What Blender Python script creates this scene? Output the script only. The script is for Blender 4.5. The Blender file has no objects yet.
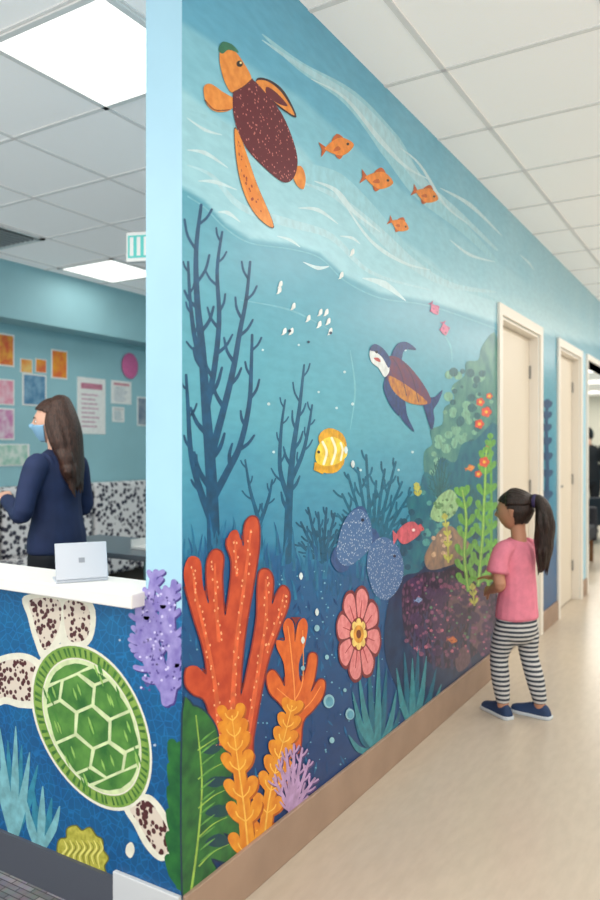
import bpy, bmesh, math, random
from mathutils import Vector, Matrix, noise
from mathutils.geometry import tessellate_polygon
random.seed(7)
scene=bpy.context.scene
COL=scene.collection
# ------------------------------------------------------------------ survey of the place
CAM=Vector((1.256,-1.483,1.30)); YAW=math.radians(31.2); FPX=740.0
Fv=Vector((-math.sin(YAW),math.cos(YAW),0)); Rv=Vector((math.cos(YAW),math.sin(YAW),0))
H=2.77
def ray(u,v): return Fv+Rv*((u-300)/FPX)+Vector((0,0,(450-v)/FPX))
def on_x(k):
    def f(u,v,off=0.0):
        d=ray(u,v); t=(k-CAM.x)/d.x; p=CAM+d*t; p.x+=off; return p
    return f
def on_y(k):
    def f(u,v,off=0.0):
        d=ray(u,v); t=(k-CAM.y)/d.y; p=CAM+d*t; p.y-=off; return p
    return f
def on_z(k):
    def f(u,v,off=0.0):
        d=ray(u,v); t=(k-CAM.z)/d.z; return CAM+d*t
    return f
def survey(p):
    r=p-CAM; f=r.dot(Fv); return 300+FPX*r.dot(Rv)/f, 450-FPX*r.z/f
MW=on_x(0.0); FW=on_y(0.0)
# ------------------------------------------------------------------ materials
def lin(c):
    c=c/255.0
    return c/12.92 if c<=0.04045 else ((c+0.055)/1.055)**2.4
def rgb(c): return (lin(c[0]),lin(c[1]),lin(c[2]),1)
MATS={}
PR=.36
def mat(name,c,rough=0.5,var=0.0,scale=8.0,c2=None,spec=0.35,emit=0,bump=0,metal=0,stretch=None):
    if name in MATS: return MATS[name]
    m=bpy.data.materials.new(name); m.use_nodes=True; nt=m.node_tree; b=nt.nodes['Principled BSDF']
    b.inputs['Roughness'].default_value=rough; b.inputs['Specular IOR Level'].default_value=spec
    b.inputs['Metallic'].default_value=metal
    b.inputs['Base Color'].default_value=rgb(c)
    if var>0 or c2 or bump:
        tc=nt.nodes.new('ShaderNodeTexCoord'); n=nt.nodes.new('ShaderNodeTexNoise'); n.inputs['Scale'].default_value=scale
        n.inputs['Detail'].default_value=5
        if stretch:
            mp=nt.nodes.new('ShaderNodeMapping'); mp.inputs['Scale'].default_value=stretch
            nt.links.new(tc.outputs['Object'],mp.inputs['Vector']); nt.links.new(mp.outputs[0],n.inputs['Vector'])
        else: nt.links.new(tc.outputs['Object'],n.inputs['Vector'])
        r=nt.nodes.new('ShaderNodeValToRGB'); r.color_ramp.elements[0].position=.35; r.color_ramp.elements[1].position=.65
        if c2: r.color_ramp.elements[0].color=rgb(c); r.color_ramp.elements[1].color=rgb(c2)
        else:
            r.color_ramp.elements[0].color=rgb([x*(1-var) for x in c]); r.color_ramp.elements[1].color=rgb([min(255,x*(1+var)) for x in c])
        nt.links.new(n.outputs['Fac'],r.inputs[0]); nt.links.new(r.outputs[0],b.inputs['Base Color'])
        if bump:
            bp=nt.nodes.new('ShaderNodeBump'); bp.inputs['Strength'].default_value=bump; bp.inputs['Distance'].default_value=.01
            nt.links.new(n.outputs['Fac'],bp.inputs['Height']); nt.links.new(bp.outputs[0],b.inputs['Normal'])
    if emit:
        b.inputs['Emission Color'].default_value=rgb(c); b.inputs['Emission Strength'].default_value=emit
    MATS[name]=m; return m
def spotmat(name,base,spot,scale,thr,rough=PR,rand=1.0,soft=.02):
    if name in MATS: return MATS[name]
    m=bpy.data.materials.new(name); m.use_nodes=True; nt=m.node_tree; b=nt.nodes['Principled BSDF']
    b.inputs['Roughness'].default_value=rough; b.inputs['Specular IOR Level'].default_value=.35
    tc=nt.nodes.new('ShaderNodeTexCoord'); v=nt.nodes.new('ShaderNodeTexVoronoi'); v.inputs['Scale'].default_value=scale
    v.inputs['Randomness'].default_value=rand
    nt.links.new(tc.outputs['Object'],v.inputs['Vector'])
    r=nt.nodes.new('ShaderNodeValToRGB'); r.color_ramp.elements[0].position=thr; r.color_ramp.elements[1].position=thr+soft
    r.color_ramp.elements[0].color=rgb(spot); r.color_ramp.elements[1].color=rgb(base)
    nt.links.new(v.outputs['Distance'],r.inputs[0]); nt.links.new(r.outputs[0],b.inputs['Base Color'])
    MATS[name]=m; return m
def paint(c,var=.06,scale=30):
    return mat('paint_%02x%02x%02x'%tuple(int(x) for x in c),c,rough=PR,var=var,scale=scale)
# ------------------------------------------------------------------ mesh helpers
def empty(name,loc=(0,0,0),rot=0):
    e=bpy.data.objects.new(name,None); e.empty_display_size=.1; COL.objects.link(e); e.location=loc; e.rotation_euler=(0,0,rot); return e
def mkobj(name,verts,faces,mats,parent=None,midx=None,smooth=False):
    me=bpy.data.meshes.new(name); me.from_pydata([tuple(v) for v in verts],[],faces)
    for m in (mats if isinstance(mats,(list,tuple)) else [mats]): me.materials.append(m)
    if midx:
        for p,i in zip(me.polygons,midx): p.material_index=i
    if smooth:
        for p in me.polygons: p.use_smooth=True
    me.update(); o=bpy.data.objects.new(name,me); COL.objects.link(o)
    if parent: o.parent=parent
    return o
def boxes(name,lst,m,parent=None,bevel=0):
    V=[];Fc=[]
    for (x0,x1,y0,y1,z0,z1) in lst:
        b=len(V)
        V+=[(x0,y0,z0),(x1,y0,z0),(x1,y1,z0),(x0,y1,z0),(x0,y0,z1),(x1,y0,z1),(x1,y1,z1),(x0,y1,z1)]
        Fc+=[(b,b+3,b+2,b+1),(b+4,b+5,b+6,b+7),(b,b+1,b+5,b+4),(b+1,b+2,b+6,b+5),(b+2,b+3,b+7,b+6),(b+3,b,b+4,b+7)]
    o=mkobj(name,V,Fc,m,parent)
    if bevel:
        md=o.modifiers.new('b','BEVEL'); md.width=bevel; md.segments=3
    return o
def cr(a,b,c,d,t):
    return .5*((2*b)+(-a+c)*t+(2*a-5*b+4*c-d)*t*t+(-a+3*b-3*c+d)*t*t*t)
def smooth_path(pts,n=5,closed=False):
    N=len(pts); out=[]
    rng=range(N) if closed else range(N-1)
    for i in rng:
        if closed: q=[pts[(i-1)%N],pts[i],pts[(i+1)%N],pts[(i+2)%N]]
        else: q=[pts[max(0,i-1)],pts[i],pts[i+1],pts[min(N-1,i+2)]]
        for k in range(n):
            t=k/n; out.append(tuple(cr(q[0][j],q[1][j],q[2][j],q[3][j],t) for j in range(len(pts[0]))))
    if not closed: out.append(tuple(pts[-1]))
    return out
# ------------------------------------------------------------------ flat painted motifs
LAYER=[0.0003]
def motif(name,items,mapf,parent):
    V=[];Fc=[];mi=[];mats=[]
    for m,polys in items:
        NC=53; LAYER[0]+=0.000006; base=LAYER[0]; LAYER[0]+=min(len(polys),NC)*0.0000011
        if m not in mats: mats.append(m)
        k=mats.index(m)
        for pi,p in enumerate(polys):
            off=base+(pi%NC)*0.0000011
            b=len(V); V+=[mapf(q[0],q[1],off) for q in p]
            if len(p)<=4: Fc.append(tuple(range(b,b+len(p)))); mi.append(k)
            else:
                for t in tessellate_polygon([[Vector((q[0],q[1],0)) for q in p]]):
                    Fc.append((b+t[0],b+t[1],b+t[2])); mi.append(k)
    return mkobj(name,V,Fc,mats,parent,mi)
def blob(pts,n=5): return smooth_path(pts,n,True)
def ell(cx,cy,rx,ry=None,ang=0,n=20):
    ry=rx if ry is None else ry; a=math.radians(ang); o=[]
    for i in range(n):
        t=2*math.pi*i/n; x=rx*math.cos(t); y=ry*math.sin(t)
        o.append((cx+x*math.cos(a)-y*math.sin(a),cy+x*math.sin(a)+y*math.cos(a)))
    return o
def stroke(pts,w0,w1=None,mid=None,n=5,cap=True):
    w1=w0 if w1 is None else w1
    P=smooth_path(pts,n); N=len(P); L=[];R=[]
    for i,p in enumerate(P):
        a=P[max(0,i-1)]; b=P[min(N-1,i+1)]; dx=b[0]-a[0]; dy=b[1]-a[1]; l=math.hypot(dx,dy) or 1
        t=i/(N-1); w=(w0+(w1-w0)*t) if mid is None else ((w0*(1-2*t)+mid*2*t) if t<.5 else (mid*(2-2*t)+w1*(2*t-1)))
        w*=.5; L.append((p[0]-dy/l*w,p[1]+dx/l*w)); R.append((p[0]+dy/l*w,p[1]-dx/l*w))
    out=[[L[i],L[i+1],R[i+1],R[i]] for i in range(N-1)]
    if cap:
        if w0>1.5: out.append(ell(P[0][0],P[0][1],w0/2,n=12))
        if w1>1.5: out.append(ell(P[-1][0],P[-1][1],w1/2,n=12))
    return out
def branchy(path,w0,w1,nt=8,ln=24,seed=0,tw=.6,ang=38,sub=True):
    rd=random.Random(seed); out=stroke(path,w0,w1); P=smooth_path(path,6); N=len(P)
    for k in range(nt):
        f=.18+.8*(k+.5)/nt; i=int(f*(N-1)); i=max(1,min(N-2,i)); dx=P[i+1][0]-P[i-1][0]; dy=P[i+1][1]-P[i-1][1]
        a=math.atan2(dy,dx)+math.radians(ang+rd.uniform(-8,8))*(1 if k%2 else -1)
        l=ln*rd.uniform(.7,1.15)*(1-.35*f); x,y=P[i]; ww=max(w1,(w0+(w1-w0)*f)*tw)
        a2=a-(0.35 if k%2 else -.35)
        q1=(x+math.cos(a)*l*.5,y+math.sin(a)*l*.5); q2=(q1[0]+math.cos(a2)*l*.5,q1[1]+math.sin(a2)*l*.5)
        out+=stroke([(x,y),q1,q2],ww,w1*.8,n=3)
        if sub:
            a3=a+(.5 if k%2 else -.5); out+=stroke([q1,(q1[0]+math.cos(a3)*l*.35,q1[1]+math.sin(a3)*l*.35)],ww*.7,w1*.7,n=2)
    return out
def frond(path,w,ll,lw,n,taper=.5,ang=50):
    out=stroke(path,w,w*.6); P=smooth_path(path,8); N=len(P)
    for k in range(n):
        f=(k+.6)/n; i=max(1,min(N-2,int(f*(N-1)))); dx=P[i+1][0]-P[i-1][0]; dy=P[i+1][1]-P[i-1][1]
        for s in (-1,1):
            a=math.atan2(dy,dx)+s*math.radians(ang); l=ll*(1-taper*f); x,y=P[i]
            a2=a-s*.5
            out+=stroke([(x,y),(x+math.cos(a)*l*.6,y+math.sin(a)*l*.6),(x+math.cos(a)*l*.6+math.cos(a2)*l*.4,y+math.sin(a)*l*.6+math.sin(a2)*l*.4)],lw*.8,lw*(1-taper*.5*f),n=3)
    out.append(ell(P[-1][0],P[-1][1],lw*.6)); return out
def xf(pts,cx,cy,s,ang,flip=1):
    a=math.radians(ang); return [(cx+(p[0]*s*flip)*math.cos(a)-p[1]*s*math.sin(a),cy+(p[0]*s*flip)*math.sin(a)+p[1]*s*math.cos(a)) for p in pts]
def fish(cx,cy,s,ang,body,fin,eye=(25,25,30),stripe=None,flip=1):
    B=paint(body);Fi=paint(fin); X=lambda p:xf(p,cx,cy,s,ang,flip)
    it=[(Fi,[X([(-.7,0),(-1.25,-.5),(-1.1,0),(-1.2,.5)]),X(blob([(-.4,-.4),(0,-.85),(.4,-.5),(.1,-.3)],3)),X(blob([(-.3,.4),(-.05,.8),(.25,.5),(.1,.3)],3))]),
        (B,[X(blob([(1,0),(.7,-.35),(.2,-.58),(-.35,-.42),(-.85,-.08),(-.85,.08),(-.35,.42),(.2,.58),(.7,.35)],4))])]
    it.append((Fi,[X(blob([(0,-.05),(.1,.2),(-.35,.25),(-.25,.05)],3))]))
    it.append((paint(eye),[X(ell(.62,-.1,.09))]))
    return it
def interp(x,pts):
    if x<=pts[0][0]: return pts[0][1]
    for a,b in zip(pts,pts[1:]):
        if x<=b[0]:
            t=(x-a[0])/(b[0]-a[0]); return a[1]+(b[1]-a[1])*t
    return pts[-1][1]
def mixc(a,b,t):
    t=max(0,min(1,t)); return tuple(x+(y-x)*t for x,y in zip(a,b))
def sstep(a,b,x):
    t=max(0,min(1,(x-a)/(b-a))); return t*t*(3-2*t)
YW=[(180,185),(205,200),(225,222),(250,238),(290,243),(320,252),(345,275),(380,292),(430,300),(497,322),(600,345)]
YD=[(180,560),(200,552),(230,530),(255,540),(290,556),(340,562),(400,560),(497,545)]
YA=[(180,20),(230,52),(300,96),(360,150),(420,205),(497,262),(600,330)]
YB=[(180,88),(215,108),(250,128),(300,150),(350,196),(400,244),(450,275),(497,292),(600,340)]
def bgcol(u,v,p):
    n=noise.noise(p*3.0)*.5+noise.noise(p*9)*.3
    rt=sstep(330,600,u)
    top=mixc((92,166,198),(108,180,206),v/230)
    top=mixc(top,(134,195,214),sstep(-3,5,v-interp(u,YA))*.8)
    top=mixc(top,(158,208,222),sstep(-3,5,v-interp(u,YB)+6*math.sin(u*.05))*.85)
    top=mixc(top,(180,213,224),rt*.6+n*.2)
    yw=interp(u,YW); yd=interp(u,YD)
    mid=mixc((84,158,182),(88,166,188),(v-yw)/130); mid=mixc(mid,(50,130,168),(v-yd+130)/130+n*.3)
    low=mixc((20,94,146),(8,54,110),(v-yd)/240+n*.3)
    c=mixc(top,mid,sstep(-2,4,v-yw)); c=mixc(c,low,sstep(-8,10,v-yd+n*20))
    return c
def frontcol(u,v,p):
    n=noise.noise(p*6)*.5+noise.noise(p*25)*.35
    return mixc((24,102,150),(20,82,132),.4+n+(v-600)/500)
def vcmat(name,web=False):
    m=bpy.data.materials.new(name); m.use_nodes=True; nt=m.node_tree; b=nt.nodes['Principled BSDF']
    b.inputs['Roughness'].default_value=.32; b.inputs['Specular IOR Level'].default_value=.38
    a=nt.nodes.new('ShaderNodeAttribute'); a.attribute_name='Col'
    tc=nt.nodes.new('ShaderNodeTexCoord'); mp=nt.nodes.new('ShaderNodeMapping'); mp.inputs['Scale'].default_value=(1,.5,1.6)
    nt.links.new(tc.outputs['Object'],mp.inputs['Vector'])
    if web:
        n=nt.nodes.new('ShaderNodeTexVoronoi'); n.feature='DISTANCE_TO_EDGE'; n.inputs['Scale'].default_value=38
        nt.links.new(tc.outputs['Object'],n.inputs['Vector']); out=n.outputs['Distance']; lo,hi=(1.35,1.5,1.5),(.98,.98,.98); p0,p1=.02,.06
    else:
        n=nt.nodes.new('ShaderNodeTexNoise'); n.inputs['Scale'].default_value=26; n.inputs['Detail'].default_value=4
        nt.links.new(mp.outputs[0],n.inputs['Vector']); out=n.outputs['Fac']; lo,hi=(.92,.94,.95),(1.06,1.05,1.04); p0,p1=.35,.65
    r=nt.nodes.new('ShaderNodeMapRange'); r.data_type='FLOAT_VECTOR'
    r.inputs[7].default_value=(p0,)*3; r.inputs[8].default_value=(p1,)*3; r.inputs[9].default_value=lo; r.inputs[10].default_value=hi
    nt.links.new(out,r.inputs[6])
    mx=nt.nodes.new('ShaderNodeVectorMath'); mx.operation='MULTIPLY'
    nt.links.new(a.outputs['Color'],mx.inputs[0]); nt.links.new(r.outputs[1],mx.inputs[1]); nt.links.new(mx.outputs[0],b.inputs['Base Color'])
    return m
def paintgrid(name,kind,a0,a1,z0,z1,nu,nz,fn,m,parent):
    V=[];Fc=[];C=[]
    for i in range(nu+1):
        for j in range(nz+1):
            a=a0+(a1-a0)*i/nu; z=z0+(z1-z0)*j/nz
            p=Vector((0.00022,a,z)) if kind=='x' else Vector((a,-0.00022,z))
            V.append(p); u,v=survey(p); C.append(fn(u,v,p))
    for i in range(nu):
        for j in range(nz):
            b=i*(nz+1)+j; q=(b,b+nz+1,b+nz+2,b+1); Fc.append(q)
    o=mkobj(name,V,Fc,m,parent); at=o.data.color_attributes.new('Col','FLOAT_COLOR','POINT')
    for k,c in enumerate(C): at.data[k].color=rgb(c)
    return o
# ================================================================== ROOM SHELL
YE=20.0
m_wall=mat('wall_light_blue',(168,212,232),rough=.45,var=.015,scale=3)
m_back=mat('wall_seafoam',(152,197,205),rough=.6,var=.015,scale=3)
m_white=mat('white_laminate',(236,234,230),rough=.35)
m_trim=mat('door_trim_cream',(238,233,224),rough=.4)
m_base=mat('baseboard_tan',(162,137,119),rough=.5,var=.03,scale=6)
DOOR1=(2.88,3.82); DOOR2=(4.455,5.29); OPN=(5.62,7.9); T=-.125
boxes('wall_left',[(T,0,0,DOOR1[0],0,H),(T,0,DOOR1[0],DOOR1[1],2.1,H),(T,0,DOOR1[1],DOOR2[0],0,H),(T,0,DOOR2[0],DOOR2[1],2.1,H),
  (T,0,DOOR2[1],OPN[0],0,H),(T,0,OPN[0],OPN[1],2.12,H),(T,0,OPN[1],YE,0,H)],m_wall)
boxes('wall_counter_front',[(-2.6,T-.001,0,.1,0,.88)],m_back)
boxes('wall_back',[(-4.02,-3.9,-3.2,5.3,0,H),(-3.9,-3.65,-3.2,5.3,2.325,H)],m_back)
boxes('wall_partition',[(-3.9,T-.001,5.3,5.42,0,H)],m_back)
boxes('wall_end',[(-4.02,2.7,YE,YE+.12,0,H)],mat('wall_far',(206,206,196),rough=.6))
boxes('wall_far_side',[(-4.02,-3.9,5.42,YE,0,H)],MATS['wall_far'])
boxes('wall_right',[(2.6,2.7,-3.2,YE,0,H)],mat('wall_offwhite',(232,230,224),rough=.6))
def floor_mat():
    return mat('vinyl_floor',(190,177,160),rough=.3,c2=(197,184,167),scale=7,stretch=(5,1.4,1),spec=.45)
boxes('floor',[(-4.02,2.7,-3.2,YE+.12,-.1,0)],floor_mat())
def carpet():
    m=bpy.data.materials.new('carpet_tile'); m.use_nodes=True; nt=m.node_tree; b=nt.nodes['Principled BSDF']; b.inputs['Roughness'].default_value=.95
    tc=nt.nodes.new('ShaderNodeTexCoord')
    br=nt.nodes.new('ShaderNodeTexBrick'); br.inputs['Scale'].default_value=6; br.inputs['Color1'].default_value=rgb((112,112,118)); br.inputs['Color2'].default_value=rgb((160,160,164)); br.inputs['Mortar'].default_value=rgb((84,84,90)); br.inputs['Mortar Size'].default_value=.012; br.inputs['Row Height'].default_value=.12
    n=nt.nodes.new('ShaderNodeTexNoise'); n.inputs['Scale'].default_value=160
    mx=nt.nodes.new('ShaderNodeMix'); mx.data_type='RGBA'; mx.blend_type='MULTIPLY'; mx.inputs[0].default_value=.6
    nt.links.new(tc.outputs['Object'],br.inputs['Vector']); nt.links.new(br.outputs['Color'],mx.inputs[6]); nt.links.new(n.outputs['Color'],mx.inputs[7])
    nt.links.new(mx.outputs[2],b.inputs['Base Color']); return m
mc=carpet()
boxes('floor_carpet',[(-3.9,.02,-3.2,-.0,0.0,.006),(-3.9,T,.1,5.3,0,.006)],mc)
def glow_tile_mat():
    m=mat('ceiling_tile_glow',(240,239,236),rough=.9,var=.02,scale=220)
    b=m.node_tree.nodes['Principled BSDF']; b.inputs['Emission Color'].default_value=(.97,.97,.97,1); b.inputs['Emission Strength'].default_value=.16  # added glow lifts the ceiling brightness; the tiles are no lamps
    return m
boxes('ceiling',[(-4.02,2.7,-3.2,YE+.12,H,H+.1)],glow_tile_mat())
mg=mat('ceiling_grid_glow',(212,212,210),rough=.6,emit=.16)  # bars glow slightly to look brighter; not a light fitting
g=[]
for i in range(6): g.append((-.5-.6*i-.011,-.5-.6*i+.011,-3.2,5.3,H-.005,H))
for j in range(-5,9):
    y=.2+.6*j
    if y<5.3: g.append((-3.65,T,y-.011,y+.011,H-.005,H))
for x in (.25,.85,1.45,2.05): g.append((x-.011,x+.011,-3.2,YE,H-.005,H))
for j in range(-7,31):
    y=1.25+.6*j
    if y<YE: g.append((0.001,2.6,y-.011,y+.011,H-.005,H))
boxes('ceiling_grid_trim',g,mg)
BH=.145
boxes('baseboard_left',[(0,.014,0,2.82,0,BH),(0,.014,3.88,4.395,0,BH),(0,.014,5.35,OPN[0],0,BH)],m_base,bevel=.003)
boxes('baseboard_front',[(-2.6,-.235,-.012,0,.006,.125)],mat('cove_base_dark',(78,82,92),rough=.6))
boxes('baseboard_front_corner',[(-.235,.0,-.014,0,.006,.145)],mat('base_white',(205,208,210),rough=.5),bevel=.003)
boxes('baseboard_back',[(-3.9,-3.885,-3.2,5.3,.006,.12)],m_base)
# ================================================================== LIGHTS
m_emit=mat('light_diffuser',(255,252,245),emit=1.6)
def troffer(x0,x1,y0,y1,W,name='ceiling_light_panel',col=(1,.96,.90)):
    e=empty(name,((x0+x1)/2,(y0+y1)/2,H)); a=(x1-x0)/2;b=(y1-y0)/2
    boxes('frame',[(-a,a,-b,-b+.025,-.014,-.0065),(-a,a,b-.025,b,-.014,-.0065),(-a,-a+.025,-b,b,-.014,-.0065),(a-.025,a,-b,b,-.014,-.0065)],m_white,e)
    boxes('diffuser',[(-a+.024,a-.024,-b+.024,b-.024,-.010,-.0065)],m_emit,e)
    l=bpy.data.lights.new('lamp','AREA'); l.shape='RECTANGLE'; l.size=a*1.8; l.size_y=b*1.8; l.energy=W; l.color=col
    o=bpy.data.objects.new('lamp',l); COL.objects.link(o); o.parent=e; o.location=(0,0,-.02)
troffer(-1.1,-.5,.2,.8,12)
troffer(-3.5,-2.9,2.6,3.2,3)
troffer(-2.3,-1.7,-1.0,-.4,28)  # unseen extra panels down to the corridor row, added to light reception
troffer(-1.7,-1.1,3.2,3.8,26)
troffer(-1.7,-1.1,-2.2,-1.6,30)
for y,W in ((-2.35,24),(.05,24),(2.45,24),(4.85,28),(7.25,34),(9.65,34)): troffer(1.45,2.05,y,y+1.2,W,col=(1,.955,.885))  # corridor panels out of view, added as fill light
troffer(-1.6,-1.0,7,7.6,40,col=(1,.93,.83)); troffer(-1.2,-.6,9.4,10,40,col=(1,.93,.83)); troffer(-1.5,-.8,12.6,13.3,45,col=(1,.93,.83)); troffer(-2.1,-1.3,15,15.8,45,col=(1,.93,.83)); troffer(-2.7,-1.9,18,18.8,45,col=(1,.93,.83))
w=bpy.data.worlds.new('world'); scene.world=w; w.use_nodes=True; w.node_tree.nodes['Background'].inputs[0].default_value=(.98,.985,1,1); w.node_tree.nodes['Background'].inputs[1].default_value=1.75
ev=empty('ceiling_air_vent',(-3.2,1.7,H))
boxes('vent_frame',[(-.29,.29,-.29,-.25,-.016,-.0065),(-.29,.29,.25,.29,-.016,-.0065),(-.29,-.25,-.29,.29,-.016,-.0065),(.25,.29,-.29,.29,-.016,-.0065)],m_white,ev)
boxes('vent_back',[(-.26,.26,-.26,.26,-.0085,-.0065)],mat('vent_dark',(90,92,94)),ev)
boxes('vent_slats',[(-.25+.05*i,-.232+.05*i,-.25,.25,-.016,-.008) for i in range(11)],mat('vent_grey',(170,172,172)),ev)
p=on_z(2.48)(137,231)
ex=empty('exit_sign',(p.x,p.y,H),math.radians(20))
boxes('housing',[(-.055,.16,-.02,.02,-.46,-.30)],m_white,ex,bevel=.006)
boxes('face',[(-.042,.145,-.0235,-.02,-.44,-.32)],mat('exit_teal',(90,185,178),emit=.25),ex)
boxes('arrow',[(-.03,-.01,-.026,-.0235,-.43,-.33),(.01,.03,-.026,-.0235,-.43,-.33),(.05,.07,-.026,-.0235,-.43,-.33),(.08,.12,-.026,-.0235,-.39,-.37)],m_white,ex)
boxes('stem',[(.06,.09,-.01,.01,-.30,0)],m_white,ex)
# ================================================================== DOORS
def door(name,y0,y1,yh):
    boxes('trim_'+name,[(-.0,.018,y0-.065,y0,0,2.165),(-.0,.018,y1,y1+.065,0,2.165),(-.0,.018,y0,y1,2.1,2.165),
       (T,0,y0,y0+.018,0,2.1),(T,0,y1-.018,y1,0,2.1),(T,0,y0+.018,y1-.018,2.082,2.1),(T,-.065,y0+.018,y0+.035,0,2.082),(T,-.065,y1-.035,y1-.018,0,2.082)],m_trim,bevel=.003)
    e=empty(name,(0,0,0))
    boxes('leaf',[(-.10,-.06,y0+.02,y1-.02,.008,2.078)],mat('door_leaf',(226,216,200),rough=.45),e)
    boxes('lever_handle',[(-.06,-.052,yh-.03,yh+.03,.95,1.07),(-.052,-.01,yh-.01,yh+.01,1.0,1.02),(-.022,-.008,yh-.01,yh+.11,1.0,1.02)],mat('steel',(150,150,150),rough=.3,metal=1),e,bevel=.003)
    boxes('hinges',[(-.06,-.048,y1-.03,y1-.018,z,z+.09) for z in (.25,1.0,1.8)],MATS['steel'],e)
door('door_1',*DOOR1,DOOR1[0]+.1); door('door_2',*DOOR2,DOOR2[0]+.1)
boxes('trim_opening',[(T-.01,.018,OPN[0]-.05,OPN[0],0,2.17),(T-.01,.018,OPN[1],OPN[1]+.05,0,2.17),(T-.01,.018,OPN[0],OPN[1],2.12,2.17)],m_trim)
# ================================================================== MURAL
mural=empty('sea_mural'); cmural=empty('counter_mural')
vm=vcmat('mural_water'); vf=vcmat('mural_deep_water',True)
paintgrid('water','x',0,2.815,BH-.005,H,400,340,bgcol,vm,mural)
paintgrid('water_above_doors','x',2.815,13.4,2.165,H,200,14,bgcol,vm,mural)
paintgrid('water_between_doors','x',3.885,4.39,BH-.005,2.165,20,80,bgcol,vm,mural)
paintgrid('water_front','y',-2.6,0,.12,.88,260,76,frontcol,vf,cmural)
def M(name,items): return motif(name,items,MW,mural)
def FM(name,items): return motif(name,items,FW,cmural)
lt=paint((170,210,222),.04); lt2=paint((150,202,217),.03); lt3=paint((196,222,230),.03)
M('swoosh_bands',[(lt2,stroke([(262,34),(300,66),(350,98),(390,145),(420,190),(460,225),(497,262)],1,3,mid=24)+stroke([(187,110),(220,124),(252,148),(300,170),(335,184),(370,215),(410,258),(450,282),(495,300)],1,2,mid=24)),
  (lt,stroke([(262,40),(300,66),(350,98),(390,140),(420,180),(460,215),(497,250)],1,2,mid=12)+stroke([(300,182),(335,196),(370,225),(410,262),(450,285),(495,292)],1,2,mid=12)+stroke([(420,120),(455,150),(497,190)],1,2,mid=7)
    +stroke([(187,165),(212,176),(240,206),(285,222),(330,236),(370,272),(430,290)],1,1,mid=9)),
  (lt3,stroke([(311,79),(345,98),(380,140),(405,166),(430,180)],.6,.6,mid=5)+stroke([(440,188),(470,205),(502,236)],.6,.6,mid=4)+stroke([(400,148),(420,165),(445,205),(470,225)],.6,.6,mid=3)
   +stroke([(314,181),(335,190),(352,210),(380,232)],.6,.6,mid=6)+stroke([(187,150),(205,153),(228,168)],.6,.6,mid=4)+stroke([(198,181),(215,182),(237,190)],.6,.6,mid=4)
   +stroke([(218,212),(228,213),(240,222)],.6,.6,mid=4)+stroke([(298,208),(318,210),(338,224)],.6,.6,mid=4)+stroke([(342,200),(370,240),(402,262),(430,270)],.6,.6,mid=4)
   +stroke([(362,278),(384,284),(406,301)],.6,.6,mid=7)+stroke([(277,236),(290,240),(300,247)],.6,.6,mid=3)+stroke([(303,262),(318,268),(330,266)],.6,.6,mid=4)+stroke([(340,236),(352,238),(360,244)],.6,.6,mid=3)
   +stroke([(187,118),(205,130),(222,135)],.6,.6,mid=3)+stroke([(450,240),(470,255),(495,262)],.6,.6,mid=3)+stroke([(520,255),(528,262),(534,270)],.5,.5,mid=2))])
edge=paint((112,178,196),.04)
M('current_lines',[(edge,stroke([(187,196),(205,208),(225,228),(250,243),(290,249),(320,258),(345,281),(380,298),(430,306),(497,329)],1.4,1.4)
   +stroke([(240,300),(290,310),(330,330)],.5,.5,mid=2)),
  (paint((118,186,200),.03),stroke([(350,350),(355,390),(350,430)],.4,.4,mid=2)+stroke([(440,330),(450,345),(452,362)],.4,.4,mid=2))])
nv=paint((8,74,112),.1); nv2=paint((14,86,122),.08)
it=[]
it+=branchy([(213,575),(213,520),(210,460),(206,410),(202,350),(197,300),(196,250),(201,205)],14,3,10,42,1,tw=.62,sub=False)
it+=branchy([(211,455),(222,415),(233,370),(240,330),(246,300),(250,262)],8,2.6,7,32,2,tw=.75,sub=False)
it+=branchy([(212,500),(228,470),(240,445),(249,405),(251,370),(252,335)],8,2.6,6,26,3,tw=.75,sub=False)
it+=branchy([(211,520),(200,490),(191,455),(188,410),(186,375)],8,2.6,5,20,4,tw=.7,sub=False)
it+=branchy([(206,410),(214,370),(219,320),(217,270),(222,232)],7,2.4,7,26,5,tw=.75,sub=False)
it+=branchy([(204,370),(195,340),(190,300),(188,262)],6,2.4,5,16,6,sub=False)
it=[[(max(x,182.5),y) for x,y in q] for q in it]
M('branching_coral_tall',[(nv,it)])
it=branchy([(287,560),(289,500),(293,450),(299,410),(304,365)],9,2,8,28,7,tw=.7,sub=False)
it+=branchy([(289,500),(280,470),(281,430),(285,400)],5.5,1.8,5,18,8,sub=False)+branchy([(291,480),(302,455),(308,430),(312,405)],5,1.8,5,16,9,sub=False)
it+=branchy([(262,560),(258,520),(250,490),(245,460)],5.5,1.8,5,17,10,sub=False)+branchy([(259,525),(268,500),(272,480)],4.5,1.8,4,13,11,sub=False)
M('branching_coral_small',[(nv2,it)])
tb=paint((22,100,130),.1); tb3=paint((18,86,120),.1)
it=[]; it2=[]
rd=random.Random(5)
for k in range(13):
    a=math.radians(-165+150*k/12); l=rd.uniform(80,112)
    x1=376+math.cos(a)*l*.42; y1=562+math.sin(a)*l
    it+=branchy([(374+k*.4,565),(374+math.cos(a)*l*.2,562+math.sin(a)*l*.5),(x1,y1)],4.4,2.4,7,17,20+k,sub=False,tw=.9)
for k in range(8):
    a=math.radians(-160+140*k/7); l=rd.uniform(50,72)
    it2+=branchy([(322,562),(322+math.cos(a)*l*.25,562+math.sin(a)*l*.5),(322+math.cos(a)*l*.45,562+math.sin(a)*l)],4,2.2,5,13,40+k,sub=False,tw=.8)
M('bush_coral',[(tb,it),(tb3,it2)])
it=[];it2=[]
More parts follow.
